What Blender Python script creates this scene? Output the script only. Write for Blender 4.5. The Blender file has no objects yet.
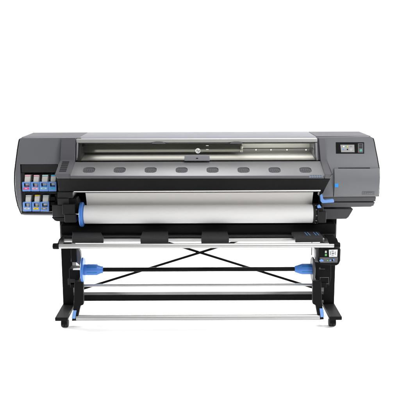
import bpy, bmesh, math, random
from mathutils import Vector, Matrix
R = math.radians
random.seed(4)
SC = bpy.context.scene
COL = SC.collection

# ------------------------------------------------------------------ camera
CAM = Vector((0.0, -4.95, 1.84))
PITCH, ROLL, FPX = R(10.45), R(0.20), 716.0
cd = bpy.data.cameras.new("camera")
cam = bpy.data.objects.new("camera", cd)
COL.objects.link(cam)
cd.sensor_width = 36.0
cd.lens = FPX / 400 * 36.0
cd.clip_end = 200
CAMROT = Matrix.Rotation(R(90) - PITCH, 3, 'X') @ Matrix.Rotation(-ROLL, 3, 'Z')
cam.matrix_world = Matrix.Translation(CAM) @ CAMROT.to_4x4()
SC.camera = cam

# ------------------------------------------------------------------ light
w = bpy.data.worlds.new("World")
SC.world = w
w.use_nodes = True
bg = w.node_tree.nodes["Background"]
bg.inputs[0].default_value = (1.0, 1.0, 1.0, 1)
bg.inputs[1].default_value = 0.15

def area(name, loc, aim, sx, sy, power, col=(1, 1, 1)):
    l = bpy.data.lights.new(name, 'AREA')
    l.shape = 'RECTANGLE'
    l.size, l.size_y, l.energy, l.color = sx, sy, power, col
    o = bpy.data.objects.new(name, l)
    COL.objects.link(o)
    o.location = loc
    o.rotation_euler = (Vector(aim) - Vector(loc)).to_track_quat('-Z', 'Y').to_euler()
    return o

area("overhead_softbox", (0.75, -1.7, 4.3), (0.35, -0.6, 0.0), 2.2, 1.8, 132)
area("top_softbox", (-0.12, 1.25, 3.75), (-0.08, -0.1, 1.15), 1.5, 0.9, 17)
area("backdrop_lamp", (-3.6, 1.8, 3.4), (-0.6, 3.8, 0.4), 2.0, 1.2, 130)
area("backdrop_lamp", (3.6, 1.8, 3.4), (0.6, 3.8, 0.4), 2.0, 1.2, 130)
area("floor_lamp", (-2.6, 0.45, 0.75), (0.4, -0.35, 0.0), 0.9, 0.5, 62)
area("floor_lamp", (2.6, 0.45, 0.75), (-0.4, -0.35, 0.0), 0.9, 0.5, 62)
area("side_backdrop_lamp", (-6.5, 0.6, 4.2), (-6.2, 4.0, 1.4), 2.0, 2.0, 190)
area("side_backdrop_lamp", (6.5, 0.6, 4.2), (6.2, 4.0, 1.4), 2.0, 2.0, 190)
area("rear_floor_fill", (0.0, 1.7, 0.95), (0.0, -0.5, 0.0), 1.7, 0.35, 54)  # added lamp, hidden behind the printer body to lift the floor shadow
area("key_softbox", (3.3, -3.4, 2.9), (0.9, 0.0, 1.05), 1.3, 1.3, 88)
area("print_zone_fill", (0.04, 0.115, 1.262), (0.04, 0.15, 1.18), 1.58, 0.012, 0.75)  # added fill lamp that brightens the platen behind the window
area("inner_wall_fill", (0.56, 0.10, 1.285), (0.56, 0.30, 1.27), 0.5, 0.01, 0.30)  # added fill lamp for the inner wall, separate from the small LEDs

SC.view_settings.view_transform = 'Standard'
SC.view_settings.look = 'None'
SC.view_settings.exposure = 0.0
SC.view_settings.gamma = 1.0
SC.render.engine = 'CYCLES'
SC.cycles.use_denoising = True
SC.cycles.max_bounces = 10
SC.cycles.transparent_max_bounces = 12

# ------------------------------------------------------------------ helpers
def at(px, py, Y):
    """point on the vertical plane Y that the photograph shows at (px, py)"""
    d = CAMROT @ Vector(((px - 200) / FPX, (200 - py) / FPX, -1.0))
    t = (Y - CAM.y) / d.y
    return CAM + d * t

def floor_at(px, py, Z):
    d = CAMROT @ Vector(((px - 200) / FPX, (200 - py) / FPX, -1.0))
    t = (Z - CAM.z) / d.z
    return CAM + d * t

def link(name, me, m, parent=None, bevel=0.0, seg=2, smooth=35):
    me.materials.clear()
    for k in (m if isinstance(m, (list, tuple)) else [m]):
        me.materials.append(k)
    for p in me.polygons:
        p.use_smooth = True
    me.set_sharp_from_angle(angle=R(smooth))
    o = bpy.data.objects.new(name, me)
    COL.objects.link(o)
    if parent:
        o.parent = parent
        o.matrix_parent_inverse = world_of(parent).inverted()
    if bevel:
        b = o.modifiers.new("bevel", 'BEVEL')
        b.width, b.segments, b.limit_method, b.angle_limit = bevel, seg, 'ANGLE', R(40)
        b.harden_normals = True
    return o

def world_of(o):
    m = Matrix.LocRotScale(o.location, o.rotation_euler, o.scale)
    if o.parent:
        m = world_of(o.parent) @ o.matrix_parent_inverse @ m
    return m

class MB:
    """collects shapes and links them as one mesh object"""
    def __init__(s):
        s.b = bmesh.new()
        s.mi = 0
    def _f(s, vs):
        try:
            f = s.b.faces.new(vs)
            f.material_index = s.mi
            return f
        except ValueError:
            return None
    def hexa(s, q0, q1):
        """two quads (lists of 4 points), joined"""
        a = [s.b.verts.new(p) for p in q0]
        c = [s.b.verts.new(p) for p in q1]
        s._f(a)
        s._f(c[::-1])
        for i in range(4):
            j = (i + 1) % 4
            s._f([a[j], a[i], c[i], c[j]])
        return s
    def box(s, x0, x1, y0, y1, z0, z1):
        return s.hexa([(x0, y0, z0), (x1, y0, z0), (x1, y0, z1), (x0, y0, z1)],
                      [(x0, y1, z0), (x1, y1, z0), (x1, y1, z1), (x0, y1, z1)])
    def prism(s, pts, off):
        """closed outline swept by the vector off"""
        off = Vector(off)
        a = [s.b.verts.new(p) for p in pts]
        c = [s.b.verts.new(Vector(p) + off) for p in pts]
        n = len(a)
        s._f(a)
        s._f(c[::-1])
        for i in range(n):
            j = (i + 1) % n
            s._f([a[j], a[i], c[i], c[j]])
        return s
    def tube(s, p0, p1, r0, r1=None, n=24, caps=True):
        p0, p1 = Vector(p0), Vector(p1)
        r1 = r0 if r1 is None else r1
        d = (p1 - p0).normalized()
        u = d.orthogonal().normalized()
        v = d.cross(u)
        A, B = [], []
        for k in range(n):
            t = 2 * math.pi * k / n
            e = u * math.cos(t) + v * math.sin(t)
            A.append(s.b.verts.new(p0 + e * r0))
            B.append(s.b.verts.new(p1 + e * r1))
        for k in range(n):
            j = (k + 1) % n
            s._f([A[k], A[j], B[j], B[k]])
        if caps:
            s._f(A[::-1])
            s._f(B)
        return s
    def lathe(s, p0, axis, prof, n=32):
        """prof: (distance along axis, radius)"""
        p0, d = Vector(p0), Vector(axis).normalized()
        u = d.orthogonal().normalized()
        v = d.cross(u)
        rings = []
        for (h, r) in prof:
            rings.append([s.b.verts.new(p0 + d * h + (u * math.cos(2 * math.pi * k / n) + v * math.sin(2 * math.pi * k / n)) * max(r, 1e-5)) for k in range(n)])
        for A, B in zip(rings, rings[1:]):
            for k in range(n):
                j = (k + 1) % n
                s._f([A[k], A[j], B[j], B[k]])
        s._f(rings[0][::-1])
        s._f(rings[-1])
        return s
    def mesh(s, name):
        bmesh.ops.recalc_face_normals(s.b, faces=s.b.faces)
        me = bpy.data.meshes.new(name)
        s.b.to_mesh(me)
        s.b.free()
        return me
    def build(s, name, m, parent=None, bevel=0.0, seg=2, smooth=35):
        return link(name, s.mesh(name), m, parent, bevel, seg, smooth)
    # photograph outlines given their own distance and real depth
    def pbox(s, x0, y0, x1, y1, Y, depth):
        a, b = at(x0, y1, Y), at(x1, y0, Y)
        return s.box(a.x, b.x, Y, Y + depth, a.z, b.z)
    def pcut(s, x0, y0, x1, y1, Y, depth):
        a, b = at(x0, y1, Y), at(x1, y0, Y)
        return s.box(a.x, b.x, Y - 0.06, Y + depth, a.z, b.z)
    def ppoly(s, pts, Y, depth):
        return s.prism([at(x, y, Y) for x, y in pts], (0, depth, 0))

def empty(name, loc, label=None, cat=None, group=None):
    o = bpy.data.objects.new(name, None)
    COL.objects.link(o)
    o.location = loc
    o.empty_display_size = 0.1
    if label: o["label"] = label
    if cat: o["category"] = cat
    if group: o["group"] = group
    return o

def text(name, body, loc, size, m, parent, rot=(R(90), 0, 0), depth=0.0008, shear=0.0, align='CENTER'):
    cu = bpy.data.curves.new(name, 'FONT')
    cu.body, cu.size, cu.extrude, cu.shear = body, size, depth, shear
    cu.align_x, cu.align_y = align, 'CENTER'
    t = bpy.data.objects.new(name, cu)
    COL.objects.link(t)
    dg = bpy.context.evaluated_depsgraph_get()
    me = bpy.data.meshes.new_from_object(t.evaluated_get(dg))
    bpy.data.objects.remove(t)
    M = Matrix.Translation(loc) @ Matrix.LocRotScale(None, __import__('mathutils').Euler(rot), None)
    me.transform(M)
    return link(name, me, m, parent)

def carve(me, cutters):
    """boolean difference, baked into a new mesh"""
    o = bpy.data.objects.new("carved", me)
    COL.objects.link(o)
    tmp = []
    for c in cutters:
        k = bpy.data.objects.new("cutter", c)
        COL.objects.link(k)
        tmp.append(k)
        b = o.modifiers.new("cut", 'BOOLEAN')
        b.operation, b.object, b.solver = 'DIFFERENCE', k, 'EXACT'
    dg = bpy.context.evaluated_depsgraph_get()
    out = bpy.data.meshes.new_from_object(o.evaluated_get(dg))
    for k in tmp + [o]:
        bpy.data.objects.remove(k)
    return out

# ------------------------------------------------------------------ materials
def mat(name, col, rough=0.5, metal=0.0, spec=0.5, grain=0.0, gscale=400, rvar=0.06, mottle=0.0, aniso=0.0, coat=0.0, emit=0.0, stretch=None):
    m = bpy.data.materials.new(name)
    m.use_nodes = True
    nt = m.node_tree
    N, L = nt.nodes, nt.links
    p = N["Principled BSDF"]
    p.inputs["Metallic"].default_value = metal
    p.inputs["Specular IOR Level"].default_value = spec
    p.inputs["Anisotropic"].default_value = aniso
    p.inputs["Coat Weight"].default_value = coat
    p.inputs["Base Color"].default_value = (*col, 1)
    p.inputs["Roughness"].default_value = rough
    tc = N.new('ShaderNodeTexCoord')
    mp = N.new('ShaderNodeMapping')
    if stretch: mp.inputs["Scale"].default_value = stretch
    L.new(tc.outputs["Object"], mp.inputs[0])
    n1 = N.new('ShaderNodeTexNoise')
    n1.inputs["Scale"].default_value = 7
    n1.inputs["Detail"].default_value = 5
    L.new(mp.outputs[0], n1.inputs["Vector"])
    r = N.new('ShaderNodeMapRange')
    r.inputs[3].default_value, r.inputs[4].default_value = max(rough - rvar, 0.02), min(rough + rvar, 1)
    L.new(n1.outputs[0], r.inputs[0])
    L.new(r.outputs[0], p.inputs["Roughness"])
    if mottle:
        mx = N.new('ShaderNodeMix')
        mx.data_type = 'RGBA'
        mx.inputs[6].default_value = (*[c * (1 - mottle) for c in col], 1)
        mx.inputs[7].default_value = (*[min(c * (1 + mottle), 1) for c in col], 1)
        L.new(n1.outputs[0], mx.inputs[0])
        L.new(mx.outputs[2], p.inputs["Base Color"])
    if grain:
        n2 = N.new('ShaderNodeTexNoise')
        n2.inputs["Scale"].default_value = gscale
        n2.inputs["Detail"].default_value = 3
        L.new(mp.outputs[0], n2.inputs["Vector"])
        bp = N.new('ShaderNodeBump')
        bp.inputs["Strength"].default_value = grain
        bp.inputs["Distance"].default_value = 0.001
        L.new(n2.outputs[0], bp.inputs["Height"])
        L.new(bp.outputs[0], p.inputs["Normal"])
    if emit:
        p.inputs["Emission Color"].default_value = (*col, 1)
        p.inputs["Emission Strength"].default_value = emit
    return m

M = {}
M['shell'] = mat("grey_shell_plastic", (0.140, 0.143, 0.153), 0.42, spec=0.42, grain=0.16, gscale=500, rvar=0.10, mottle=0.03)
M['shell_dark'] = mat("dark_grey_plastic", (0.050, 0.050, 0.055), 0.5, spec=0.35, grain=0.12, gscale=700)
M['module_lid'] = mat("module_lid_plastic", (0.105, 0.106, 0.118), 0.55, spec=0.12, grain=0.12, gscale=600)
M['trim'] = mat("trim_plastic", (0.095, 0.095, 0.105), 0.45, spec=0.4, grain=0.10, gscale=700)
M['lid'] = mat("lid_plastic", (0.24, 0.24, 0.265), 0.5, spec=0.14, grain=0.06, gscale=700)
M['table'] = mat("satin_grey_metal", (0.36, 0.36, 0.37), 0.42, metal=0.70, grain=0.08, gscale=500)
M['black'] = mat("black_plastic", (0.006, 0.006, 0.0065), 0.5, spec=0.09, grain=0.12, gscale=600)
M['black_metal'] = mat("black_powder_coat", (0.006, 0.006, 0.0065), 0.52, spec=0.08, grain=0.2, gscale=900)
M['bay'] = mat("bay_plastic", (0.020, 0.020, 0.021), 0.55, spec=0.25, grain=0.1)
M['hinge'] = mat("hinge_plastic", (0.020, 0.019, 0.020), 0.55, spec=0.15, grain=0.1)
M['hinge_block'] = mat("hinge_cover_plastic", (0.036, 0.036, 0.038), 0.55, spec=0.2, grain=0.1)
M['alu'] = mat("brushed_aluminium", (0.50, 0.497, 0.49), 0.42, metal=0.6, rvar=0.03)
M['head_rail'] = mat("satin_head_rail", (0.50, 0.495, 0.48), 0.4, metal=0.6, rvar=0.03)
M['steel'] = mat("plated_steel", (0.62, 0.63, 0.64), 0.3, metal=1.0)
M['paper'] = mat("white_paper", (0.71, 0.705, 0.70), 0.7, spec=0.2, grain=0.03, gscale=300, mottle=0.01)
M['web'] = mat("paper_backside", (0.75, 0.73, 0.70), 0.75, spec=0.2, grain=0.03, gscale=300, mottle=0.01)
M['bar'] = mat("white_edge_plastic", (0.86, 0.85, 0.83), 0.35, spec=0.4)
M['blue'] = mat("blue_plastic", (0.062, 0.195, 0.58), 0.38, spec=0.45, grain=0.06)
M['lightblue'] = mat("light_blue_plastic", (0.155, 0.315, 0.68), 0.4, spec=0.4, grain=0.06)
M['pad'] = mat("ribbed_dark_pad", (0.030, 0.030, 0.031), 0.62, spec=0.25, grain=0.4, gscale=120, stretch=(14, 1, 1))
M['rubber'] = mat("caster_rubber", (0.012, 0.012, 0.012), 0.6, spec=0.25)
M['beam'] = mat("olive_grey_metal", (0.125, 0.125, 0.108), 0.42, metal=0.4, grain=0.1, stretch=(0.4, 30, 30), gscale=40)
M['platen'] = mat("platen_metal", (0.72, 0.71, 0.68), 0.6, metal=0.2, grain=0.12, stretch=(0.4, 30, 30), gscale=40)
M['inner'] = mat("inner_wall_metal", (0.55, 0.55, 0.50), 0.4, metal=0.3)
M['carton'] = mat("carton_card", (0.58, 0.57, 0.54), 0.7, spec=0.2, mottle=0.08, grain=0.1)
M['white'] = mat("white_print", (0.85, 0.85, 0.85), 0.5, spec=0.3)
M['sticker'] = mat("pale_sticker", (0.19, 0.23, 0.29), 0.45, spec=0.3)
M['badge'] = mat("badge_plate", (0.105, 0.107, 0.118), 0.4, spec=0.3)
M['badge_print'] = mat("badge_print", (0.24, 0.22, 0.23), 0.5, spec=0.3)
M['screen'] = mat("lit_screen", (0.26, 0.26, 0.26), 0.3, spec=0.3, emit=0.15)
M['cbsc'] = mat("lit_small_screen", (0.70, 0.73, 0.74), 0.3, spec=0.3, emit=0.12)
M['teal'] = mat("teal_button", (0.07, 0.34, 0.28), 0.35, emit=0.08)
M['green'] = mat("green_button", (0.12, 0.42, 0.10), 0.4, emit=0.1)
M['bluemark'] = mat("blue_marking", (0.03, 0.26, 0.72), 0.4, spec=0.3)
M['palemark'] = mat("pale_blue_print", (0.10, 0.21, 0.40), 0.4, spec=0.3)
M['panel'] = mat("control_panel_grey", (0.10, 0.10, 0.11), 0.45, spec=0.35)
M['led'] = mat("led_lamp", (1.0, 0.97, 0.88), 0.4, emit=2.5)
M['floor'] = mat("studio_white", (0.965, 0.965, 0.965), 0.85, spec=0.1)
def ink(name, c):
    M[name] = mat("ink_" + name, c, 0.45, spec=0.3)
ink('magenta', (0.75, 0.06, 0.17)); ink('dark_magenta', (0.35, 0.01, 0.07)); ink('light_magenta', (0.85, 0.42, 0.52))
ink('light_cyan', (0.40, 0.68, 0.76)); ink('cyan', (0.05, 0.45, 0.80)); ink('dark_cyan', (0.01, 0.16, 0.45))
ink('yellow', (0.85, 0.58, 0.02)); ink('black_ink', (0.05, 0.04, 0.04)); ink('clear', (0.62, 0.64, 0.62)); ink('grey', (0.22, 0.19, 0.19))

# clear window pane: mostly lets the inside through, with a weak gloss
g = bpy.data.materials.new("window_pane")
g.use_nodes = True
nt = g.node_tree
nt.nodes.remove(nt.nodes["Principled BSDF"])
tr = nt.nodes.new('ShaderNodeBsdfTransparent'); tr.inputs[0].default_value = (0.90, 0.90, 0.88, 1)
gl = nt.nodes.new('ShaderNodeBsdfGlossy'); gl.inputs["Roughness"].default_value = 0.08
fr = nt.nodes.new('ShaderNodeFresnel'); fr.inputs[0].default_value = 1.4
mx = nt.nodes.new('ShaderNodeMixShader')
nt.links.new(fr.outputs[0], mx.inputs[0]); nt.links.new(tr.outputs[0], mx.inputs[1]); nt.links.new(gl.outputs[0], mx.inputs[2])
nt.links.new(mx.outputs[0], nt.nodes["Material Output"].inputs[0])
M['pane'] = g

# ------------------------------------------------------------------ setting: one white sweep
s = MB()
prof = [(-14.0, 0.0), (2.6, 0.0)]
for k in range(1, 13):
    a = k / 12 * math.pi / 2
    prof.append((2.6 + 1.6 * math.sin(a), 1.6 - 1.6 * math.cos(a)))
prof.append((4.2, 6.5))
prev = None
for (y, z) in prof:
    cur = [s.b.verts.new((-12, y, z)), s.b.verts.new((12, y, z))]
    if prev: s._f([prev[0], prev[1], cur[1], cur[0]])
    prev = cur
fl = s.build("floor", M['floor'], smooth=60)
fl["kind"] = "structure"

# ------------------------------------------------------------------ printer
P = empty("large_format_printer", (0, 0.2, 0.70),
          "wide grey and black large format printer with clear front window, standing on a black stand", "printer")

def depth_profile(z, zt, zb):
    """front skin: nearest around the middle of the height, leaning back to the top and bottom"""
    t = (z - zb) / (zt - zb)
    return 0.045 * (1 - (1 - min(1, max(0, (t - 0.55) / 0.45))) ** 1.8) + 0.05 * max(0, (0.25 - t) / 0.25) ** 1.5

def door_profile(z, zt, zb):
    t = (z - zb) / (zt - zb)
    return 0.016 * max(0, (t - 0.6) / 0.4) ** 1.5 + 0.028 * max(0, (0.6 - t) / 0.6) ** 1.7

def shell_mesh(pts, Y, depth, span=None, prof=depth_profile):
    mb = MB()
    P3 = [at(x, y, Y) for x, y in pts]
    mb.prism(P3, (0, depth, 0))
    zt, zb = max(p.z for p in P3), min(p.z for p in P3)
    pz = span or (zt, zb)
    n = 14
    for k in range(1, n):
        z = zb + (zt - zb) * k / n
        bmesh.ops.bisect_plane(mb.b, geom=mb.b.verts[:] + mb.b.edges[:] + mb.b.faces[:], plane_co=(0, 0, z), plane_no=(0, 0, 1))
    for v in mb.b.verts:
        if abs(v.co.y - Y) < 1e-4:
            v.co.y += prof(v.co.z, *pz)
    return mb.mesh("shell")

# ink module (left), with its cartridge bay cut in
left_edge = [(18.4, 138.9), (17.0, 140.0), (16.3, 143), (15.3, 150), (14.4, 160), (13.8, 170), (13.7, 182), (14.3, 191), (15.6, 200), (17.0, 207.5), (18.5, 213.5)]
left_out = [(80, 138.2), (21, 138.5)] + [(x + (0.3 if k == 0 else 1.3), y) for k, (x, y) in enumerate(left_edge)] + [(20.6, 215.8), (22.0, 216.6), (60, 217.2), (60, 192), (80, 192)]
LSPAN = (at(40, 138.4, 0).z, at(40, 217.2, 0).z)
me = shell_mesh(left_out, 0.0, 0.46, LSPAN)
cut = MB().pcut(21.6, 164.6, 57.3, 213.6, 0.0, 0.30).mesh("cut")
me = carve(me, [cut])
lm = link("ink_module", me, M['shell'], P, 0.008, 3)
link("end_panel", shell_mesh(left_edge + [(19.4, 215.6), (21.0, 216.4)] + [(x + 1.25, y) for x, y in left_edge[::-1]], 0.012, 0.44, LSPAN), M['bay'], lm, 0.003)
# bay lining
b = MB()
b.pbox(21.4, 164.4, 57.5, 172.6, 0.022, 0.26)                        # upper blank panel
b.pbox(21.4, 172.6, 24.4, 213.8, 0.03, 0.26)                          # left cheek
b.pbox(24.4, 191.6, 57.0, 194.0, 0.035, 0.25)                         # middle shelf
b.pbox(24.4, 211.6, 57.0, 214.0, 0.035, 0.25)                         # bottom shelf
b.pbox(55.4, 194.0, 58.6, 211.6, 0.06, 0.22)
b.pbox(24.4, 172.6, 57.0, 211.6, 0.27, 0.02)                          # back
b.build("cartridge_bay", M['bay'], lm, 0.003)
b = MB()
for k in range(3):
    b.pbox(50.2, 197.0 + k * 5.0, 55.3, 200.6 + k * 5.0, 0.05 + 0.01 * k, 0.2)
b.build("empty_slot", M['hinge'], lm, 0.002)
MB().pbox(17.0, 202.5, 19.2, 206.5, 0.028, 0.02).build("latch", M['lid'], lm, 0.002)

# electronics module (right)
right_edge = [(375.6, 139.2), (376.6, 143), (377.5, 149), (378.9, 158), (380.0, 168), (380.3, 178), (379.9, 188), (379.3, 196.8)]
right_out = [(316, 138.2), (371.0, 137.2), (373.6, 137.9)] + [(x - 1.2, y) for x, y in right_edge] + [ (322, 197.4), (322, 192), (316, 192)]
RSPAN = (at(370, 137.3, 0).z, at(370, 208.8, 0).z)
me = shell_mesh(right_out, 0.004, 0.456, RSPAN)
cuts = [MB().pcut(333.2, 168.4, 334.6, 199, 0.004, 0.04).mesh("cut"),
        MB().pcut(338.0, 167.6, 370.0, 169.4, 0.01, 0.04).mesh("cut"),
        MB().pcut(369.3, 168.0, 370.0, 170.6, 0.01, 0.03).mesh("cut"),
        MB().prism([at(x, y, 0.036) + Vector((0, dy, 0)) for x, y, dy in ((336.0, 142.4, 0.018), (364.2, 142.4, 0.018), (364.2, 153.6, 0.006), (336.0, 153.6, 0.006))], (0, -0.1, 0)).mesh("cut")]
me = carve(me, cuts)
rm = link("electronics_module", me, M['shell'], P, 0.006, 3)
base_out = [(322, 197.6), (376.5, 197.3), (376.3, 202.0), (322, 202.4)]
bs = link("base_band", shell_mesh(base_out, 0.018, 0.44, RSPAN), M['shell_dark'], rm, 0.003)
base_out = [(322, 203.2), (376.0, 203.0), (375.6, 205), (374.9, 206.6), (372.4, 208.2), (322, 208.8)]
link("base_panel", shell_mesh(base_out, 0.012, 0.446, RSPAN), M['shell_dark'], rm, 0.004)
MB().pbox(323, 196.5, 374, 206, 0.08, 0.36).build("base_core", M['bay'], rm)
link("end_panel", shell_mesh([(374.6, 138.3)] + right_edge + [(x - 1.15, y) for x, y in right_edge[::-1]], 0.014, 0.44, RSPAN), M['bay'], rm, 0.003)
# access door
door_out = [(334.4, 169.2), (337.8, 169.0), (369.4, 169.0), (380.0, 168.6), (380.3, 178), (379.9, 188), (379.3, 196.5), (334.4, 197.0)]
door = link("access_door", shell_mesh(door_out, -0.020, 0.05, None, door_profile), M['shell'], rm, 0.004, 3)
MB().pbox(334.9, 183.6, 338.3, 187.2, -0.0185, 0.012).build("blue_sticker", M['bluemark'], door)
q = [at(x, y, yy) for x, y, yy in ((362.2, 191.6, -0.0060), (374.5, 191.6, -0.0060), (374.5, 194.8, 0.0012), (362.2, 194.8, 0.0012))]
MB().hexa(q, [p + Vector((0, 0.006, 0)) for p in q]).build("badge", M['badge'], door)
text("badge_lettering", "Latex", at(368.6, 193.2, -0.0058), 0.024, M['badge_print'], door, rot=(R(108), 0, 0))
# operator display, leaning back with the skin
def lean(py):
    return 0.0455 - (py - 142.6) / 10.8 * 0.0112
def slab(x0, y0, x1, y1, lift, th, x0b=None, x1b=None):
    q = [at(x, y, lean(y) - lift) for x, y in ((x0, y0), (x1, y0), (x1 if x1b is None else x1b, y1), (x0 if x0b is None else x0b, y1))]
    return MB().hexa(q, [p + Vector((0, th, 0)) for p in q])
dsp = slab(336.0, 142.4, 364.2, 153.6, 0.0, 0.03).build("display", M['black'], rm)
sc_ = slab(340.4, 144.7, 354.3, 152.2, 0.0012, 0.003, 341.2, 354.6).build("screen", M['screen'], dsp)
for (x0, y0, x1, y1, m) in ((343.0, 145.9, 344.4, 147.0, 'white'), (345.6, 146.0, 346.7, 146.9, 'teal'), (346.9, 146.0, 347.9, 146.9, 'yellow'),
                            (349.8, 145.9, 351.9, 147.0, 'grey'), (342.9, 148.9, 343.9, 150.1, 'bluemark'), (346.8, 148.8, 348.1, 150.0, 'black'),
                            (349.6, 149.0, 352.6, 149.4, 'clear'), (349.6, 150.2, 352.2, 150.5, 'clear'), (342.6, 148.0, 353.4, 148.15, 'clear')):
    slab(x0, y0, x1, y1, 0.0018, 0.0015).build("icon", M[m], sc_)
bp_ = slab(358.0, 143.4, 363.2, 152.6, 0.0008, 0.003).build("button_panel", M['panel'], dsp)
bt = MB().lathe(at(360.8, 150.4, lean(150.4) - 0.0006), (0, -1, 0), [(0, 0.0085), (0.003, 0.0085), (0.004, 0.006)])
bt.build("button", M['teal'], bp_)
for k in range(3):
    slab(359.0, 144.2 + k * 1.5, 362.4, 144.9 + k * 1.5, 0.0014, 0.0015).build("key", M['black'], bp_)

# lower skirts beside the legs
MB().ppoly([(323.5, 209.0), (353.4, 209.0), (351.5, 212.5), (348.6, 217.2), (346.4, 218.9), (323.5, 219.4)], 0.07, 0.30).build("lower_skirt", M['shell_dark'], rm, 0.004)
MB().ppoly([(51.5, 217.4), (69, 217.4), (69, 221.6), (57, 221.4), (54.6, 220.6)], 0.06, 0.3).build("lower_skirt", M['bay'], lm, 0.004)

# top cover
zt = at(200, 137.75, 0.02).z
xl, xr = at(79.6, 137, 0.05).x, at(316.2, 137, 0.05).x
b = MB()
b.prism([(xl, 0.03, zt - 0.012), (xl, 0.06, zt + 0.002), (xl, 0.44, zt + 0.004), (xl, 0.46, zt - 0.03), (xl, 0.46, zt - 0.06), (xl, 0.03, zt - 0.04)], (xr - xl, 0, 0))
b.build("top_cover", M['lid'], P, 0.003)
for sx, (x0, x1) in enumerate(((20.5, 79.2), (316.6, 371.5))):
    a0, a1 = at(x0, 137, 0.05).x, at(x1, 137, 0.05).x
    zl = at((x0 + x1) / 2, (138.3, 137.3)[sx], 0.0).z + 0.0018          # just proud of the shell below
    pr = [(a0, 0.07, zl - 0.02), (a0, 0.075, zl), (a0, 0.44, zl), (a0, 0.455, zl - 0.02)]
    MB().prism(pr, (a1 - a0, 0, 0)).build("module_lid", M['module_lid'], (lm, rm)[sx], 0.003)

# front window: metal head rail, side frames, pane, handle; carriage space behind it
W = MB()
W.pbox(76.2, 138.3, 317.4, 143.0, 0.012, 0.05)
W = W.build("front_window", M['head_rail'], P, 0.005, 3)
p0, p1 = at(77, 143, 0.03), at(316.6, 160.6, -0.005)
MB().hexa([(p0.x, 0.028, p0.z), (p1.x, 0.028, p0.z), (p1.x, -0.004, p1.z), (p0.x, -0.004, p1.z)],
          [(p0.x, 0.031, p0.z), (p1.x, 0.031, p0.z), (p1.x, -0.001, p1.z), (p0.x, -0.001, p1.z)]).build("pane", M['pane'], W)
for (x0, x1) in ((76.6, 77.9), (315.4, 317.2)):
    MB().ppoly([(x0, 143), (x1, 143), (x1 + (0.6 if x0 > 200 else -0.4), 160.4), (x0 + (0.6 if x0 > 200 else -0.4), 160.4)], 0.002, 0.022).build("side_frame", M['lid'], W, 0.001)
MB().pbox(78, 160.1, 317, 160.8, -0.008, 0.008).build("sill_strip", M['bay'], W)
h = MB().ppoly([(184.6, 155.6), (209.6, 155.6), (209.8, 160.9), (184.4, 160.9)], -0.03, 0.03).build("handle", M['lid'], W, 0.003)
MB().pbox(196.0, 157.9, 198.2, 158.7, -0.0312, 0.001).build("handle_mark", M['black'], h)
# round company mark on the pane
lc = at(197.9, 150.8, 0.008)
lg = MB().lathe(lc, (0, -1, 0), [(0, 0.0178), (0.0016, 0.0178)], 40).build("logo", M['white'], W)
text("logo_lettering", "hp", lc + Vector((0, -0.0022, 0.002)), 0.028, M['beam'], lg, shear=0.3)
for (yy) in (145.6, 149.5):
    MB().pbox(206.0, yy - 0.3, 208.6, yy + 0.35, 0.008, 0.001).build("window_mark", M['clear'], W)
# inside of the print zone
inn = MB()
inn.pbox(76, 139.5, 318, 166, 0.30, 0.02)
inn = inn.build("print_zone", M['inner'], P)
for (x0, x1) in ((75.0, 76.8), (317.6, 319.4)):
    MB().pbox(x0, 139.5, x1, 164, 0.06, 0.24).build("print_zone_cheek", M['bay'], inn)
# carriage beam with its rounded cover ends
MB().pbox(77.2, 143.9, 242.0, 152.6, 0.14, 0.12).build("carriage_beam", M['beam'], inn, 0.004)
MB().pbox(77.0, 143.2, 317.4, 144.3, 0.10, 0.03).build("beam_edge", M['platen'], inn, 0.001)
MB().pbox(78.4, 143.5, 84.0, 146.5, 0.09, 0.05).build("end_stop", M['bay'], inn, 0.002)
MB().pbox(240.6, 146.2, 242.8, 152.6, 0.11, 0.06).build("beam_bracket", M['inner'], inn, 0.002)
MB().pbox(242.2, 148.2, 317, 149.1, 0.12, 0.03).build("cable_track", M['bay'], inn)
for cx in (158.4, 236.6):
    MB().ppoly([(cx - 7.6, 143.9), (cx - 4.2, 141.9), (cx - 2.0, 141.6), (cx + 2.0, 141.6), (cx + 4.2, 141.9), (cx + 7.6, 143.9)], 0.006, 0.03).build("hinge_cover", M['panel'], W, 0.002)
for cx in (256, 271, 287, 306):
    MB().lathe(at(cx, 149.8, 0.12), (0, -1, 0), [(0, 0.004), (0.005, 0.003)], 14).build("led", M['led'], inn)
a, c = at(77, 153.0, 0.26), at(317, 160.4, 0.02)
MB().hexa([(a.x, 0.26, a.z), (c.x, 0.26, a.z), (c.x, 0.02, c.z), (a.x, 0.02, c.z)],
          [(a.x, 0.26, a.z - .012), (c.x, 0.26, a.z - .012), (c.x, 0.02, c.z - .012), (a.x, 0.02, c.z - .012)]).build("print_platen", M['platen'], inn, 0.002)
# dark gap and sill between window and table
MB().pbox(75, 160.4, 321, 162.0, 0.0, 0.05).build("window_gap", M['black'], P)

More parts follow.
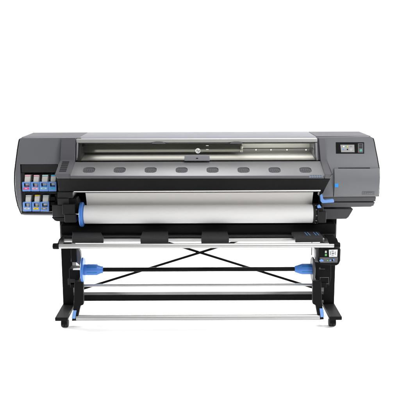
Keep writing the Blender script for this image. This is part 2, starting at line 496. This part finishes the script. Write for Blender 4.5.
# sloping front table with its nose
YT, YF = -0.006, -0.17
T0, T1 = at(200, 161.6, YT).z, at(200, 175.8, YF).z
XL0, XR0 = at(72, 161.6, YT).x, at(322, 161.6, YT).x
XL1, XR1 = at(70.2, 175.8, YF).x, at(325.2, 175.8, YF).x
mb = MB()
mb.hexa([(XL0, YT, T0), (XR0, YT, T0), (XR1, YF, T1), (XL1, YF, T1)],
        [(XL0, YT, T0 - .02), (XR0, YT, T0 - .02), (XR1, YF, T1 - .012), (XL1, YF, T1 - .012)])
tb = mb.mesh("table")
slope = (T1 - T0) / (YF - YT)
def table_pt(px, py):
    """point on the table's plane"""
    d = CAMROT @ Vector(((px - 200) / FPX, (200 - py) / FPX, -1.0))
    t = (T0 + slope * (CAM.y - YT) - CAM.z) / (d.z - slope * d.y)
    return CAM + d * t
nrm = Vector((0, -slope, 1)).normalized()
tan = Vector((0, 1, slope)).normalized()
def rrect(c, hw, hh, r, lift, n=6):
    out = []
    for (sx, sy, a0) in ((1, 1, 0), (-1, 1, 90), (-1, -1, 180), (1, -1, 270)):
        for k in range(n + 1):
            a = R(a0 + 90 * k / n)
            out.append(c + Vector((1, 0, 0)) * (sx * (hw - r) + r * math.cos(a)) + tan * (sy * (hh - r) + r * math.sin(a)) + nrm * lift)
    return out
vents = [table_pt(x, 170.0) for x in (89.0, 119.6, 150.6, 181.6, 212.5, 243.5, 274.5, 305.4)]
cuts = [MB().prism(rrect(c, 0.041, 0.034, 0.024, 0.02), nrm * -0.029).mesh("cut") for c in vents]
T = link("front_table", carve(tb, cuts), M['table'], P)
for c in vents:
    b = MB()
    b.prism(rrect(c, 0.0408, 0.0338, 0.0238, -0.0085), nrm * 0.002)
    v = b.build("vent", M['panel'], T)
    b = MB()
    for k in range(5):
        o = c + Vector((-0.028 + 0.014 * k, 0, 0))
        b.hexa([o + tan * q + Vector((e, 0, 0)) + nrm * -0.0062 for e, q in ((0, -.026), (.004, -.026), (.004, .026), (0, .026))],
               [o + tan * q + Vector((e, 0, 0)) + nrm * -0.003 for e, q in ((0, -.026), (.004, -.026), (.004, .026), (0, .026))])
    for q0 in (-0.013, 0.007):
        b.hexa([c + tan * q + Vector((e, 0, 0)) + nrm * -0.0062 for e, q in ((-.034, q0), (.034, q0), (.034, q0 + .006), (-.034, q0 + .006))],
               [c + tan * q + Vector((e, 0, 0)) + nrm * -0.0038 for e, q in ((-.034, q0), (.034, q0), (.034, q0 + .006), (-.034, q0 + .006))])
    b.build("grille", M['panel'], v)
# nose: edge strip then black face leaning back under the table
MB().hexa([at(70.4, 175.9, YF - .004), at(324.2, 175.9, YF - .004), at(324.2, 178.6, YF - .004), at(70.4, 178.6, YF - .004)],
          [at(70.4, 175.9, YF - .004) + Vector((0, .05, 0)), at(324.2, 175.9, YF - .004) + Vector((0, .05, 0)), at(324.2, 178.6, YF - .004) + Vector((0, .05, 0)), at(70.4, 178.6, YF - .004) + Vector((0, .05, 0))]
          ).build("nose_strip", M['trim'], T, 0.003)
q = [at(57.0, 178.7, YF + .005), at(330.6, 178.7, YF + .005), at(324.6, 190.0, -0.095), at(59.0, 191.5, -0.095)]
MB().hexa(q, [p + Vector((0, .10, 0)) for p in q]).build("front_panel", M['black'], P, 0.004)
MB().pbox(309.3, 174.9, 322.8, 177.6, YF - .0055, .001).build("sticker", M['sticker'], T)
for k in range(5):
    MB().pbox(310.3 + k * 2.4, 175.1, 312.0 + k * 2.4, 175.7, YF - .0066, .0008).pbox(310.8 + k * 2.4, 176.7, 312.2 + k * 2.4, 177.4, YF - .0066, .0008).build("sticker_mark", M['badge'], T)

# side trims running down from the window to the table nose
def trim(xo, xi, louvers):
    # xo, xi: outer and inner pixel column at top, knee, nose
    Ys = (0.028, -0.012, YF - 0.006)
    ys = (137.6, 159.8, 174.3)
    O = [at(xo[k], ys[k], Ys[k]) for k in range(3)]
    I = [at(xi[k], ys[k], Ys[k]) for k in range(3)]
    for k in range(3):
        I[k].z = O[k].z = (I[k].z + O[k].z) / 2
    mb = MB()
    drop = Vector((0, 0.05, -0.012))
    for k in range(2):
        mb.hexa([O[k], I[k], I[k + 1], O[k + 1]], [O[k] + drop, I[k] + drop, I[k + 1] + drop, O[k + 1] + drop])
    lo, li = O[2] + Vector((0.012 * (1 if O[2].x < 0 else -1), 0.004, -0.030)), I[2] + Vector((0, 0.004, -0.030))
    mb.hexa([O[2], I[2], li, lo], [p + Vector((0, 0.06, 0)) for p in (O[2], I[2], li, lo)])
    bmesh.ops.remove_doubles(mb.b, verts=mb.b.verts[:], dist=1e-5)
    return mb, O, I
mb, O, I = trim((61.2, 60.2, 55.0), (76.0, 75.0, 70.3), True)
tl = mb.build("side_trim", M['trim'], P, 0.004, 3)
n_l = (I[1] - O[1]).cross(O[2] - O[1]).normalized()
if n_l.z < 0: n_l = -n_l
b = MB()
for k in range(6):
    t0, t1 = 0.12 + k * 0.125, 0.12 + k * 0.125 + 0.085
    q = []
    for (u, t) in ((0.20, t0), (0.66, t0), (0.66, t1), (0.20, t1)):
        L_ = O[1].lerp(O[2], t); R_ = I[1].lerp(I[2], t)
        q.append(L_.lerp(R_, u))
    b.hexa([p + n_l * 0.0015 for p in q], [p - n_l * 0.01 for p in q])
b.build("louvre", M['bay'], tl)
mb, O, I = trim((325.6, 327.0, 332.2), (318.6, 320.4, 324.8), False)
mb.build("side_trim", M['trim'], P, 0.004, 3)
# inner cheek of the nose at the right
MB().ppoly([(322.0, 178.5), (330.5, 178.5), (327.0, 184.0), (323.0, 193.0), (319.0, 196)], -0.085, 0.06).build("nose_cheek", M['black'], P)

# white output edge and the dark void under the nose
b = MB()
a0, a1 = at(74, 190.4, -0.08), at(320.4, 190.1, -0.08)
b.tube((a0.x, -0.08, (a0.z + a1.z) / 2), (a1.x, -0.08, (a0.z + a1.z) / 2), 0.0105, n=20)
b.build("output_edge", M['bar'], P)
MB().pbox(74, 191.9, 320.5, 193.0, -0.07, 0.03).build("edge_holder", M['hinge'], P)
MB().pbox(60.4, 190, 335.8, 241, 0.17, 0.18).build("lower_housing", M['black'], P)
MB().pbox(72, 178.6, 324, 190.4, -0.05, 0.2).build("nose_backing", M['black'], P)
MB().pbox(61, 224.2, 336, 237.4, 0.06, 0.10).build("lower_beam", M['black'], P, 0.005)
MB().pbox(61, 234.6, 336, 237.0, 0.03, 0.03).build("beam_lip", M['bay'], P, 0.003)

# left mechanism between bay and roll
b = MB()
b.pbox(57.6, 191.8, 72.6, 198.4, -0.02, 0.2)
b.pbox(57.6, 198.4, 68.4, 204.8, -0.03, 0.2)
b.pbox(52.4, 205.0, 66.4, 216.8, -0.02, 0.2)
b.build("hinge_block", M['hinge_block'], P, 0.004)
b = MB()
b.pbox(62.4, 204.4, 74.6, 214.4, -0.055, 0.1)
b.pbox(64.6, 214.6, 76.0, 222.6, -0.06, 0.12)
b.ppoly([(66.8, 198.5), (76.5, 198.5), (79.4, 205), (76, 214), (66.8, 214)], 0.0, 0.1)
b.build("spindle_cradle", M['hinge'], P, 0.004)
MB().pbox(72.2, 213.6, 81.0, 214.7, -0.045, 0.02).build("cradle_pin", M['steel'], P)
b = MB()
b.pbox(318.4, 212.0, 326.4, 223.0, -0.06, 0.12)
b.ppoly([(316.4, 206), (323.0, 206), (324.6, 213), (318.4, 213)], -0.04, 0.1)
b.build("spindle_cradle", M['hinge'], P, 0.004)
# blue lever beside the right module
pts = [(319.8, 191.8), (321.6, 192.2), (323.4, 199.2), (325.0, 200.1), (333.6, 199.3), (334.2, 202.4), (322.4, 203.2), (320.8, 201.6)]
MB().ppoly(pts, -0.07, 0.03).build("blue_lever", M['lightblue'], P, 0.003)
MB().ppoly([(317.4, 206.2), (319.6, 204.6), (321.6, 207.8), (317.6, 208.2)], -0.075, 0.02).build("blue_tab", M['lightblue'], P, 0.002)

# ------------------------------------------------------------------ ink cartridges
carts = [  # x0, x1, yTop, yBot, colour of tab, label colour, window ink, label text
    (22.3, 30.2, 182.2, 191.4, 175.0, 'magenta', 'dark_magenta', 'light_magenta', "blue fronted ink cartridge with a bright magenta label, upper left of the bay"),
    (31.2, 38.9, 182.2, 191.4, 175.2, 'light_magenta', 'light_magenta', 'light_magenta', "blue fronted ink cartridge with a pale pink label, second in the upper row"),
    (39.6, 47.8, 182.0, 191.4, 175.0, 'light_cyan', 'cyan', 'light_cyan', "blue fronted ink cartridge with a pale cyan label, third in the upper row"),
    (48.4, 56.0, 182.0, 191.4, 175.0, 'cyan', 'dark_cyan', 'cyan', "blue fronted ink cartridge with a strong cyan label, right end of the upper row"),
    (23.2, 30.9, 202.2, 211.4, 195.2, 'clear', 'clear', 'clear', "blue fronted ink cartridge with a pale grey label, left end of the lower row"),
    (32.2, 39.6, 202.2, 211.4, 195.0, 'yellow', 'yellow', 'yellow', "blue fronted ink cartridge with a yellow label in the lower row"),
    (40.4, 48.4, 202.2, 211.4, 195.2, 'grey', 'black_ink', 'clear', "blue fronted ink cartridge with a dark grey label, beside the empty lower slot"),
]
for (x0, x1, y0, y1, yc, lc_, wi, tabc, lab) in carts:
    Yc = -0.002
    base = at((x0 + x1) / 2, y1, Yc)
    c = empty("ink_cartridge", base, lab, "ink cartridge", "ink cartridges in the bay of the printer")
    wpx = x1 - x0
    fm = MB().pbox(x0, y0, x1, y1, Yc, 0.030).mesh("front")
    ct = MB().pbox(x0 + 1.2, y0 + 1.3, x1 - 1.2, y0 + 4.9, Yc - 0.01, 0.028).mesh("cut")
    link("cartridge_front", carve(fm, [ct]), M['lightblue'], c, 0.0025)
    MB().pbox(x0 + 1.15, y0 + 1.25, x0 + 3.1, y0 + 4.95, Yc + 0.012, 0.006).build("dark_slot", M['bay'], c)
    MB().pbox(x0 + 3.2, y0 + 1.3, x1 - 1.2, y0 + 3.4, Yc + 0.013, 0.004).build("carton_window", M['carton'], c)
    MB().pbox(x0 + 3.4, y0 + 3.4, x1 - 1.2, y0 + 4.9, Yc + 0.012, 0.005).build("ink_window", M[wi], c)
    lb = MB().pbox(x0 + 1.1, y0 + 5.5, x1 - 1.2, y0 + 7.3, Yc - 0.0012, 0.0012).build("ink_label", M[lc_], c)
    MB().pbox(x0 + 2.4, y0 + 6.2, x1 - 3.0, y0 + 6.6, Yc - 0.002, 0.0008).build("label_print", M['white'] if lc_ in ('magenta', 'grey') else M['grey'], lb)
    # grey carton of the cartridge leaning back above the front
    q = [at(x0 + 2.0, y0 + 0.2, 0.006), at(x1 - 0.8, y0 + 0.2, 0.006), at(x1 + 0.2, yc, 0.026), at(x0 + 2.6, yc, 0.026)]
    MB().hexa(q, [p + Vector((0, 0.18, -0.004)) for p in q]).build("carton", M['carton'], c, 0.002)
    q = [at(x0 + 2.6, yc + 0.9, 0.019), at(x1 + 0.1, yc + 0.9, 0.019), at(x1 + 0.2, yc - 0.1, 0.022), at(x0 + 2.6, yc - 0.1, 0.022)]
    MB().hexa(q, [p + Vector((0, 0.003, 0)) for p in q]).build("colour_tab", M[tabc], c)

# ------------------------------------------------------------------ paper roll on its spindle
ra, rb_ = at(84.6, 214.2, 0.0), at(312.2, 213.8, 0.0)
zr = (ra.z + rb_.z) / 2
RR = 0.0655
roll = empty("paper_roll", (0, 0.0, zr), "long roll of white paper hanging under the printer's black nose", "paper roll")
b = MB().lathe((ra.x, 0.0, zr), (1, 0, 0), [(0, 0.040), (0.0, RR - .001), (0.001, RR), (rb_.x - ra.x - .001, RR), (rb_.x - ra.x, RR - .001), (rb_.x - ra.x, 0.04)], 64)
b.build("paper", M['paper'], roll)
xa, xb = at(87.0, 200, 0.05).x, at(311.8, 200, 0.05).x
zt0, zt1 = at(200, 189, 0.02).z, at(200, 206, 0.035).z
b = MB()
Wn = 24
pr = []
for k in range(Wn + 1):
    t = k / Wn
    pr.append((-0.02 + 0.055 * t + 0.008 * math.sin(t * 3), zt0 + (zt1 - zt0) * t))
pr += [(0.05, zr + RR * 0.75)]
prev = None
for (y, z) in pr:
    cur = [b.b.verts.new((xa, y, z)), b.b.verts.new((xb, y, z)), b.b.verts.new((xb, y + .002, z)), b.b.verts.new((xa, y + .002, z))]
    if prev:
        for i in range(4):
            j = (i + 1) % 4
            b._f([prev[i], prev[j], cur[j], cur[i]])
    else: b._f(cur)
    prev = cur
b._f(prev[::-1])
b.build("paper_web", M['web'], roll, smooth=60)
sp = empty("roll_spindle", (ra.x - .03, 0.0, zr), "spindle with a blue disc on the left end, carrying the white paper roll", "spindle")
b = MB().lathe((ra.x - 0.029, 0, zr), (1, 0, 0), [(0, 0.05), (0.0, 0.083), (0.004, 0.087), (0.018, 0.087), (0.022, 0.083), (0.027, 0.06)], 48)
b.build("blue_flange", M['blue'], sp)
b = MB()
b.lathe((rb_.x + 0.001, 0, zr), (1, 0, 0), [(0, 0.05), (0.0, 0.070), (0.012, 0.070), (0.013, 0.06), (0.026, 0.06), (0.027, 0.072), (0.036, 0.072), (0.037, 0.05)], 48)
bfl = b.build("black_flange", M['hinge'], sp)
for k in range(10):
    a = k / 10 * 2 * math.pi
    c_ = Vector((rb_.x + .020, math.cos(a) * .066, zr + math.sin(a) * .066))
    MB().box(c_.x - .005, c_.x + .005, c_.y - .004, c_.y + .004, c_.z - .004, c_.z + .004).build("tooth", M['panel'], bfl)
MB().tube((ra.x - 0.07, 0, zr), (rb_.x + 0.08, 0, zr), 0.02).build("rod", M['black'], sp)

# ------------------------------------------------------------------ stand
ST = empty("printer_stand", (0, 0.2, 0), "black steel stand on casters with crossed braces, carrying the printer", "stand")
ZF = 0.11                                                              # top of the feet
for (side, fx0, fx1, lx0, lx1, lx0b, lx1b) in ((-1, 55.1, 67.4, 60.2, 71.2, 63.0, 73.6), (1, 329.3, 341.7, 325.6, 336.6, 323.4, 334.1)):
    yy = 317.3 if side < 0 else 316.0
    a, c_ = floor_at(fx0, yy, ZF), floor_at(fx1, yy, ZF)
    Yf = -0.13
    # foot: a flat beam running front to back
    MB().box(a.x, c_.x, Yf, 0.66, ZF - 0.026, ZF).build("foot", M['black_metal'], ST, 0.004)
    # leg
    t0, t1 = at(lx0, 222, 0.16), at(lx1, 222, 0.16)
    u0, u1 = at(lx0b, 303.5, 0.16), at(lx1b, 303.5, 0.16)
    xa_, xb_ = (t0.x + u0.x) / 2, (t1.x + u1.x) / 2
    MB().box(xa_, xb_, 0.155, 0.32, ZF, t0.z + 0.06).build("leg", M['black_metal'], ST, 0.004)
    xo = xa_ - .004 if side < 0 else xb_ - .004
    for zz in (u0.z + 0.10, u0.z + 0.52):
        MB().tube((xo, 0.2, zz), (xo + .008, 0.2, zz), 0.008, n=12).build("bolt", M['black'], ST)
    xm = (a.x + c_.x) / 2 + (0.004 * -side)
    for yc_ in (-0.022, 0.58):
        cs = MB()
        cs.tube((xm, yc_, ZF - .050), (xm, yc_, ZF - .027), 0.030, n=24)
        cs.box(xm - .030, xm + .030, yc_ - .028, yc_ + .028, ZF - .038, ZF - .031)
        cs = cs.build("caster", M['steel'], ST, 0.001)
        b = MB()
        b.prism([(xm - .021, yc_ - .03, ZF - .045), (xm - .021, yc_ + .03, ZF - .045), (xm - .021, yc_ + .036, 0.03), (xm - .021, yc_ - .036, 0.03)], (0.042, 0, 0))
        b.build("caster_fork", M['black'], cs, 0.003)
        b = MB()
        for dx in (-.025, .0015):
            b.lathe((xm + dx, yc_ + .006, 0.0305), (1, 0, 0), [(0, .016), (0, .027), (.003, .0303), (.0205, .0303), (.0235, .027), (.0235, .016)], 28)
        b.build("wheel", M['rubber'], cs)
# low cross beam and guide roller between the legs
b0, b1 = at(72, 297.8, 0.16), at(325, 297.8, 0.16)
zb = (at(200, 294.0, 0.16).z, at(200, 301.6, 0.16).z)
MB().box(b0.x, b1.x, 0.16, 0.24, zb[1] + .006, zb[0] - .006).build("cross_beam", M['black_metal'], ST, 0.006, 3)
# crossed braces behind
for (p, q_) in (((69.5, 293.1), (262, 233.4)), ((329.5, 293.3), (137, 233.4))):
    A_, B_ = at(*p, 0.34), at(*q_, 0.34)
    yo = 0.34 if p[0] < 200 else 0.352
    d = (B_ - A_).normalized()
    nn = Vector((-d.z, 0, d.x)) * 0.0085
    MB().prism([Vector((v.x, yo, v.z)) for v in (A_ - nn, B_ - nn, B_ + nn, A_ + nn)], (0, 0.008, 0)).build("cross_brace", M['black_metal'], ST)

# loading rails in front of the lower beam
ry = -0.16
l0, l1 = at(58.5, 246.2, ry), at(334.4, 245.2, ry)
zz = (l0.z + l1.z) / 2
fr_ = MB().tube((l0.x, ry, zz), (l1.x, ry, zz), 0.0165, n=32).build("front_rail", M['alu'], ST)
for (e, sgn) in ((l0.x, -1), (l1.x, 1)):
    MB().lathe((e - sgn * .004, ry, zz), (sgn, 0, 0), [(0, .0185), (0.004, .021), (.036, .021), (.042, .018), (.044, .01)], 28).build("end_cap", M['black'], fr_)
k0, k1 = at(64.5, 240.4, 0.02), at(330, 239.6, 0.02)
zk = (k0.z + k1.z) / 2
rr_ = MB().tube((k0.x, .02, zk), (k1.x, .02, zk), 0.0135, n=28).build("rear_rail", M['alu'], ST)
for (e0, e1) in ((57.5, 66), (328.5, 335.0)):
    q0 = at(e0, 241, -0.15)
    q1 = at(e1 - 2, 238, 0.05)
    MB().prism([(q0.x, -.172, zz - .012), (q0.x, -.172, zz + .016), (q0.x, -0.1, zz + .035), (q0.x, .09, zk + .03), (q0.x, .09, zk - .02), (q0.x, -.02, zk - .024)], (q1.x - q0.x, 0, 0)).build("rail_bracket", M['black'], ST, 0.004)
# plates beside the left leg that carry the take-up spindle
pl = MB()
pl.ppoly([(71.0, 248.8), (78.0, 248.8), (80.2, 252), (81.0, 258), (80.2, 266), (76, 262.5), (71.0, 262)], 0.05, 0.05)
pl.build("take_up_bracket", M['panel'], ST, 0.004)
pl = MB()
pl.pbox(71.2, 249.4, 76.0, 262.4, 0.035, 0.04)
pl.ppoly([(69.0, 269.0), (81.0, 269.0), (80.4, 276), (77.4, 284.5), (69.4, 284.5)], 0.05, 0.10)
pl.build("take_up_plate", M['black'], ST, 0.003)
MB().pbox(73.0, 269.0, 82.0, 270.0, 0.03, 0.02).build("take_up_pin", M['steel'], ST)
MB().pbox(68.0, 278.8, 75.0, 284.8, 0.045, 0.01).build("cover_plate", M['bay'], ST, 0.002)
pl = MB()
pl.ppoly([(313.8, 262.0), (331.0, 264.0), (331.0, 278.0), (329.0, 286.0), (317.6, 286.0), (314.6, 276)], 0.05, 0.10)
pl.build("take_up_plate", M['black'], ST, 0.003)
pl = MB()
for (x0, y0, x1, y1) in ((319.8, 277.2, 328.8, 277.7), (319.8, 283.6, 328.8, 284.1), (319.8, 277.7, 320.3, 283.6), (328.3, 277.7, 328.8, 283.6)):
    pl.pbox(x0, y0, x1, y1, 0.046, 0.004)
pl.build("sensor_outline", M['panel'], ST)
MB().pbox(319.0, 268.8, 325.0, 269.3, 0.047, 0.003).pbox(319.0, 267.6, 320.6, 268.6, 0.047, 0.003).build("plate_mark", M['panel'], ST)

for (e0, e1) in ((70.5, 81.0), (316.0, 326.5)):
    MB().pbox(e0, 282.4, e1, 287.8, 0.045, 0.14).build("roller_bracket", M['black'], ST, 0.003)
# guide roller and swing arms with the tension bar
def tube_px(xa, ya, xb, yb, Y, r, name, m, parent, n=28):
    p, q = at(xa, ya, Y), at(xb, yb, Y)
    z = (p.z + q.z) / 2
    return MB().tube((p.x, Y, z), (q.x, Y, z), r, n=n).build(name, m, parent)
tube_px(80.5, 285.4, 316.5, 284.8, 0.06, 0.0105, "guide_roller", M['alu'], ST)
TB = empty("tension_bar", at(197, 317, -0.02), "silver tension bar low between the feet, hung on two black arms with blue latches", "tension bar")
tube_px(76.5, 317.8, 319.5, 316.8, -0.03, 0.0215, "roller", M['alu'], TB, 40)
for (pts, lat) in (([(74.4, 281.8), (83.2, 281.8), (83.4, 304.8), (80.4, 306.0), (79.0, 312), (77.2, 320.8), (71.8, 321.0), (73.0, 311), (74.0, 300)],
                    [(72.9, 311.0), (76.4, 310.7), (75.8, 314.2), (75.2, 318.8), (71.6, 318.6), (72.2, 314.6)]),
                   ([(312.8, 281.4), (321.2, 281.4), (321.8, 300), (323.0, 310), (323.8, 319.4), (318.6, 319.8), (316.8, 311), (315.8, 305.4), (312.8, 304)],
                    [(319.6, 308.8), (323.4, 309.0), (324.0, 313.4), (324.2, 317.0), (320.8, 317.4), (320.2, 313.6)])):
    a = MB().ppoly(pts, -0.045, 0.045).build("swing_arm", M['black'], TB, 0.003)
    MB().ppoly(lat, -0.058, 0.012).build("latch", M['lightblue'], a, 0.002)

# ------------------------------------------------------------------ take-up spindle
zt_ = at(200, 269.3, 0.0).z
TU = empty("take_up_spindle", (0, 0.0, zt_), "black take-up spindle with blue cone hubs, lying across the stand under the rails", "spindle")
xs = lambda px: at(px, 269.3, 0.0).x
MB().tube((xs(84), 0, zt_), (xs(313), 0, zt_), 0.0155, n=28).build("rod", M['black_metal'], TU)
b = MB().lathe((xs(82.0), 0, zt_), (1, 0, 0), [(0, .04), (0, .086), (.003, .089), (.012, .089), (.016, .085), (.018, .05)], 48)
fl_ = b.build("blue_flange", M['blue'], TU)
b = MB().lathe((xs(84.6), 0, zt_), (1, 0, 0), [(0, .039), (.085, .039), (.098, .035), (.118, .027), (.132, .025), (.134, .016)], 40)
hb = b.build("blue_hub", M['blue'], TU)
b = MB()
for k in range(6):
    a = R(60 * k + 78)
    c_ = Vector((0, math.cos(a) * .0388, zt_ + math.sin(a) * .0388))
    n_ = Vector((0, math.cos(a), math.sin(a))); t_ = Vector((0, -math.sin(a), math.cos(a)))
    for (x0, x1) in ((xs(87.5), xs(97.5)),):
        q = [Vector((x0, 0, 0)) + c_ - t_ * .003, Vector((x1, 0, 0)) + c_ - t_ * .003, Vector((x1, 0, 0)) + c_ + t_ * .003, Vector((x0, 0, 0)) + c_ + t_ * .003]
        b.hexa([p + n_ * .0012 for p in q], [p - n_ * .004 for p in q])
b.build("hub_slot", M['dark_cyan'], hb)
L_ = xs(313.5) - xs(294.4)
b = MB().lathe((xs(294.4), 0, zt_), (1, 0, 0), [(0, .016), (0.001, .022), (.012, .026), (.036, .0345), (.046, .037), (L_, .037)], 40)
hb = b.build("blue_hub", M['blue'], TU)
b = MB()
for k in range(6):
    a = R(60 * k + 78)
    c_ = Vector((0, math.cos(a) * .037, zt_ + math.sin(a) * .037))
    n_ = Vector((0, math.cos(a), math.sin(a))); t_ = Vector((0, -math.sin(a), math.cos(a)))
    q = [Vector((xs(301.5), 0, 0)) + c_ - t_ * .004, Vector((xs(312.5), 0, 0)) + c_ - t_ * .004, Vector((xs(312.5), 0, 0)) + c_ + t_ * .004, Vector((xs(301.5), 0, 0)) + c_ + t_ * .004]
    b.hexa([p + n_ * .0012 for p in q], [p - n_ * .004 for p in q])
b.build("hub_slot", M['dark_cyan'], hb)
b = MB().lathe((xs(311.6), 0, zt_), (1, 0, 0), [(0, .04), (0, .083), (.003, .087), (.010, .087), (.014, .083), (.016, .05)], 48)
b.build("grey_flange", M['shell_dark'], TU)
a = at(313.6, 247.5, -0.02); c_ = at(313.6, 258, -0.02)
MB().tube((a.x, 0.06, a.z + .03), (a.x, 0.06, c_.z), 0.003, n=10).build("sensor_wire", M['black'], ST)

# ------------------------------------------------------------------ take-up control box
CB = empty("control_box", at(329.5, 265.8, -0.03), "small black control box with a white screen under the front rail's right end", "control box")
Yc = -0.06
body = MB().ppoly([(318.6, 249.4), (321.0, 247.2), (338.6, 246.4), (340.6, 248.4), (340.2, 261.0), (338.6, 264.6), (336.4, 265.8), (322, 265.0), (318.6, 262.8)], Yc, 0.12)
body.build("housing", M['black'], CB, 0.008, 3)
MB().ppoly([(338.7, 248.2), (340.9, 249.2), (340.5, 260.8), (338.8, 264.4), (337.6, 264.2)], Yc + .02, 0.09).build("side_rim", M['shell'], CB, 0.003)
MB().ppoly([(315.4, 249.4), (318.4, 248.2), (318.8, 262.0), (315.8, 261.0)], Yc + .04, 0.09).build("rear_plate", M['shell'], CB, 0.004)
MB().ppoly([(319.8, 257.4), (338.0, 257.4), (337.4, 262.6), (320.2, 262.8)], Yc - .004, 0.006).build("key_panel", M['panel'], CB, 0.001)
MB().ppoly([(323.8, 249.4), (328.2, 249.2), (328.0, 256.8), (323.9, 256.8)], Yc - .003, 0.005).build("light_panel", M['black'], CB, 0.001)
MB().pbox(325.0, 250.8, 326.8, 253.0, Yc - .005, .003).build("lamp", M['clear'], CB)
MB().pbox(324.9, 253.9, 326.9, 256.0, Yc - .005, .003).build("lamp", M['green'], CB)
scr = MB().ppoly([(328.9, 249.8), (337.6, 249.6), (337.2, 256.8), (329.1, 256.9)], Yc - .005, 0.004).build("screen", M['cbsc'], CB)
for (x0, y0, x1, y1) in ((330.2, 251.4, 330.9, 255.0), (331.6, 251.0, 333.8, 251.6), (331.8, 252.8, 334.2, 254.0), (331.6, 255.0, 333.6, 255.5), (335.0, 251.6, 335.7, 255.0)):
    MB().pbox(x0, y0, x1, y1, Yc - .0062, .001).build("screen_mark", M['grey'], scr)
MB().ppoly([(319.4, 260.4), (321.4, 259.0), (323.6, 260.2), (323.4, 261.6), (319.6, 261.6)], Yc - .010, 0.008).build("button", M['lightblue'], CB, 0.001)
MB().pbox(329.4, 259.6, 331.2, 261.1, Yc - .008, .005).build("button", M['lightblue'], CB, 0.001)
MB().pbox(332.2, 259.6, 333.6, 261.1, Yc - .008, .005).build("button", M['black'], CB, 0.001)
MB().ppoly([(332.6, 259.0), (334.2, 258.8), (334.2, 261.2), (333.6, 261.2)], Yc - .009, .005).build("button", M['lightblue'], CB, 0.001)
MB().pbox(327.0, 259.9, 328.2, 261.0, Yc - .008, .005).build("button", M['green'], CB, 0.001)
MB().pbox(321.0, 244.0, 335.0, 249.0, 0.0, 0.06).build("hanger", M['black'], CB, 0.003)

# ------------------------------------------------------------------ dark pads lying over the rails
pads = [((72.6, 232.2, 101.0, 232.2), (72.0, 237.6, 103.4, 237.6), 243.0, "dark ribbed pad at the left end of the front rail, beside the blue discs"),
        ((142.6, 231.2, 168.0, 231.2), (140.4, 237.9, 168.4, 237.9), 243.6, "dark ribbed pad over the rails, left of where the crossed braces meet"),
        ((202.0, 231.2, 227.2, 231.2), (201.2, 237.9, 229.0, 237.9), 243.4, "dark ribbed pad over the rails, just right of the middle"),
        ((291.4, 231.6, 318.6, 231.4), (295.4, 237.2, 323.0, 236.8), 242.4, "dark ribbed pad with pale blue stripes on top, at the right end of the rails")]
for i, (tp, fr2, yb, lab) in enumerate(pads):
    Yb, Yn = 0.02, -0.135
    base = at((fr2[0] + fr2[2]) / 2, yb, Yn)
    pd = empty("rail_pad", base, lab, "pad", "dark pads over the loading rails")
    A = [at(tp[0], tp[1], Yb), at(tp[2], tp[3], Yb), at(fr2[2], fr2[3], Yn), at(fr2[0], fr2[1], Yn)]
    th = at(200, fr2[1], Yn).z - at(200, yb, Yn).z
    top = MB().hexa(A, [p + Vector((0, 0, -0.02)) for p in A]).build("pad_top", M['pad'], pd, 0.002)
    F = [A[3], A[2]]
    MB().hexa([A[3] + Vector((.0005, -.004, -.001)), A[2] + Vector((-.0005, -.004, -.001)), A[2] + Vector((-.0005, -.004, -th)), A[3] + Vector((.0005, -.004, -th))],
              [A[3] + Vector((.0005, .016, -.001)), A[2] + Vector((-.0005, .016, -.001)), A[2] + Vector((-.0005, .016, -th)), A[3] + Vector((.0005, .016, -th))]).build("pad_front", M['pad'], pd, 0.0015)
    if i == 3:
        b = MB()
        nt_ = (A[1] - A[0]).cross(A[3] - A[0]).normalized()
        if nt_.z < 0: nt_ = -nt_
        for u in (0.44, 0.54, 0.76, 0.86):
            q = [A[0].lerp(A[1], u + du).lerp(A[3].lerp(A[2], u + du), v) + nt_ * .001 for (du, v) in ((0, .15), (.035, .15), (.055, .75), (.02, .75))]
            b.hexa(q, [p + nt_ * .001 for p in q])
        b.build("pad_stripe", M['palemark'], top)
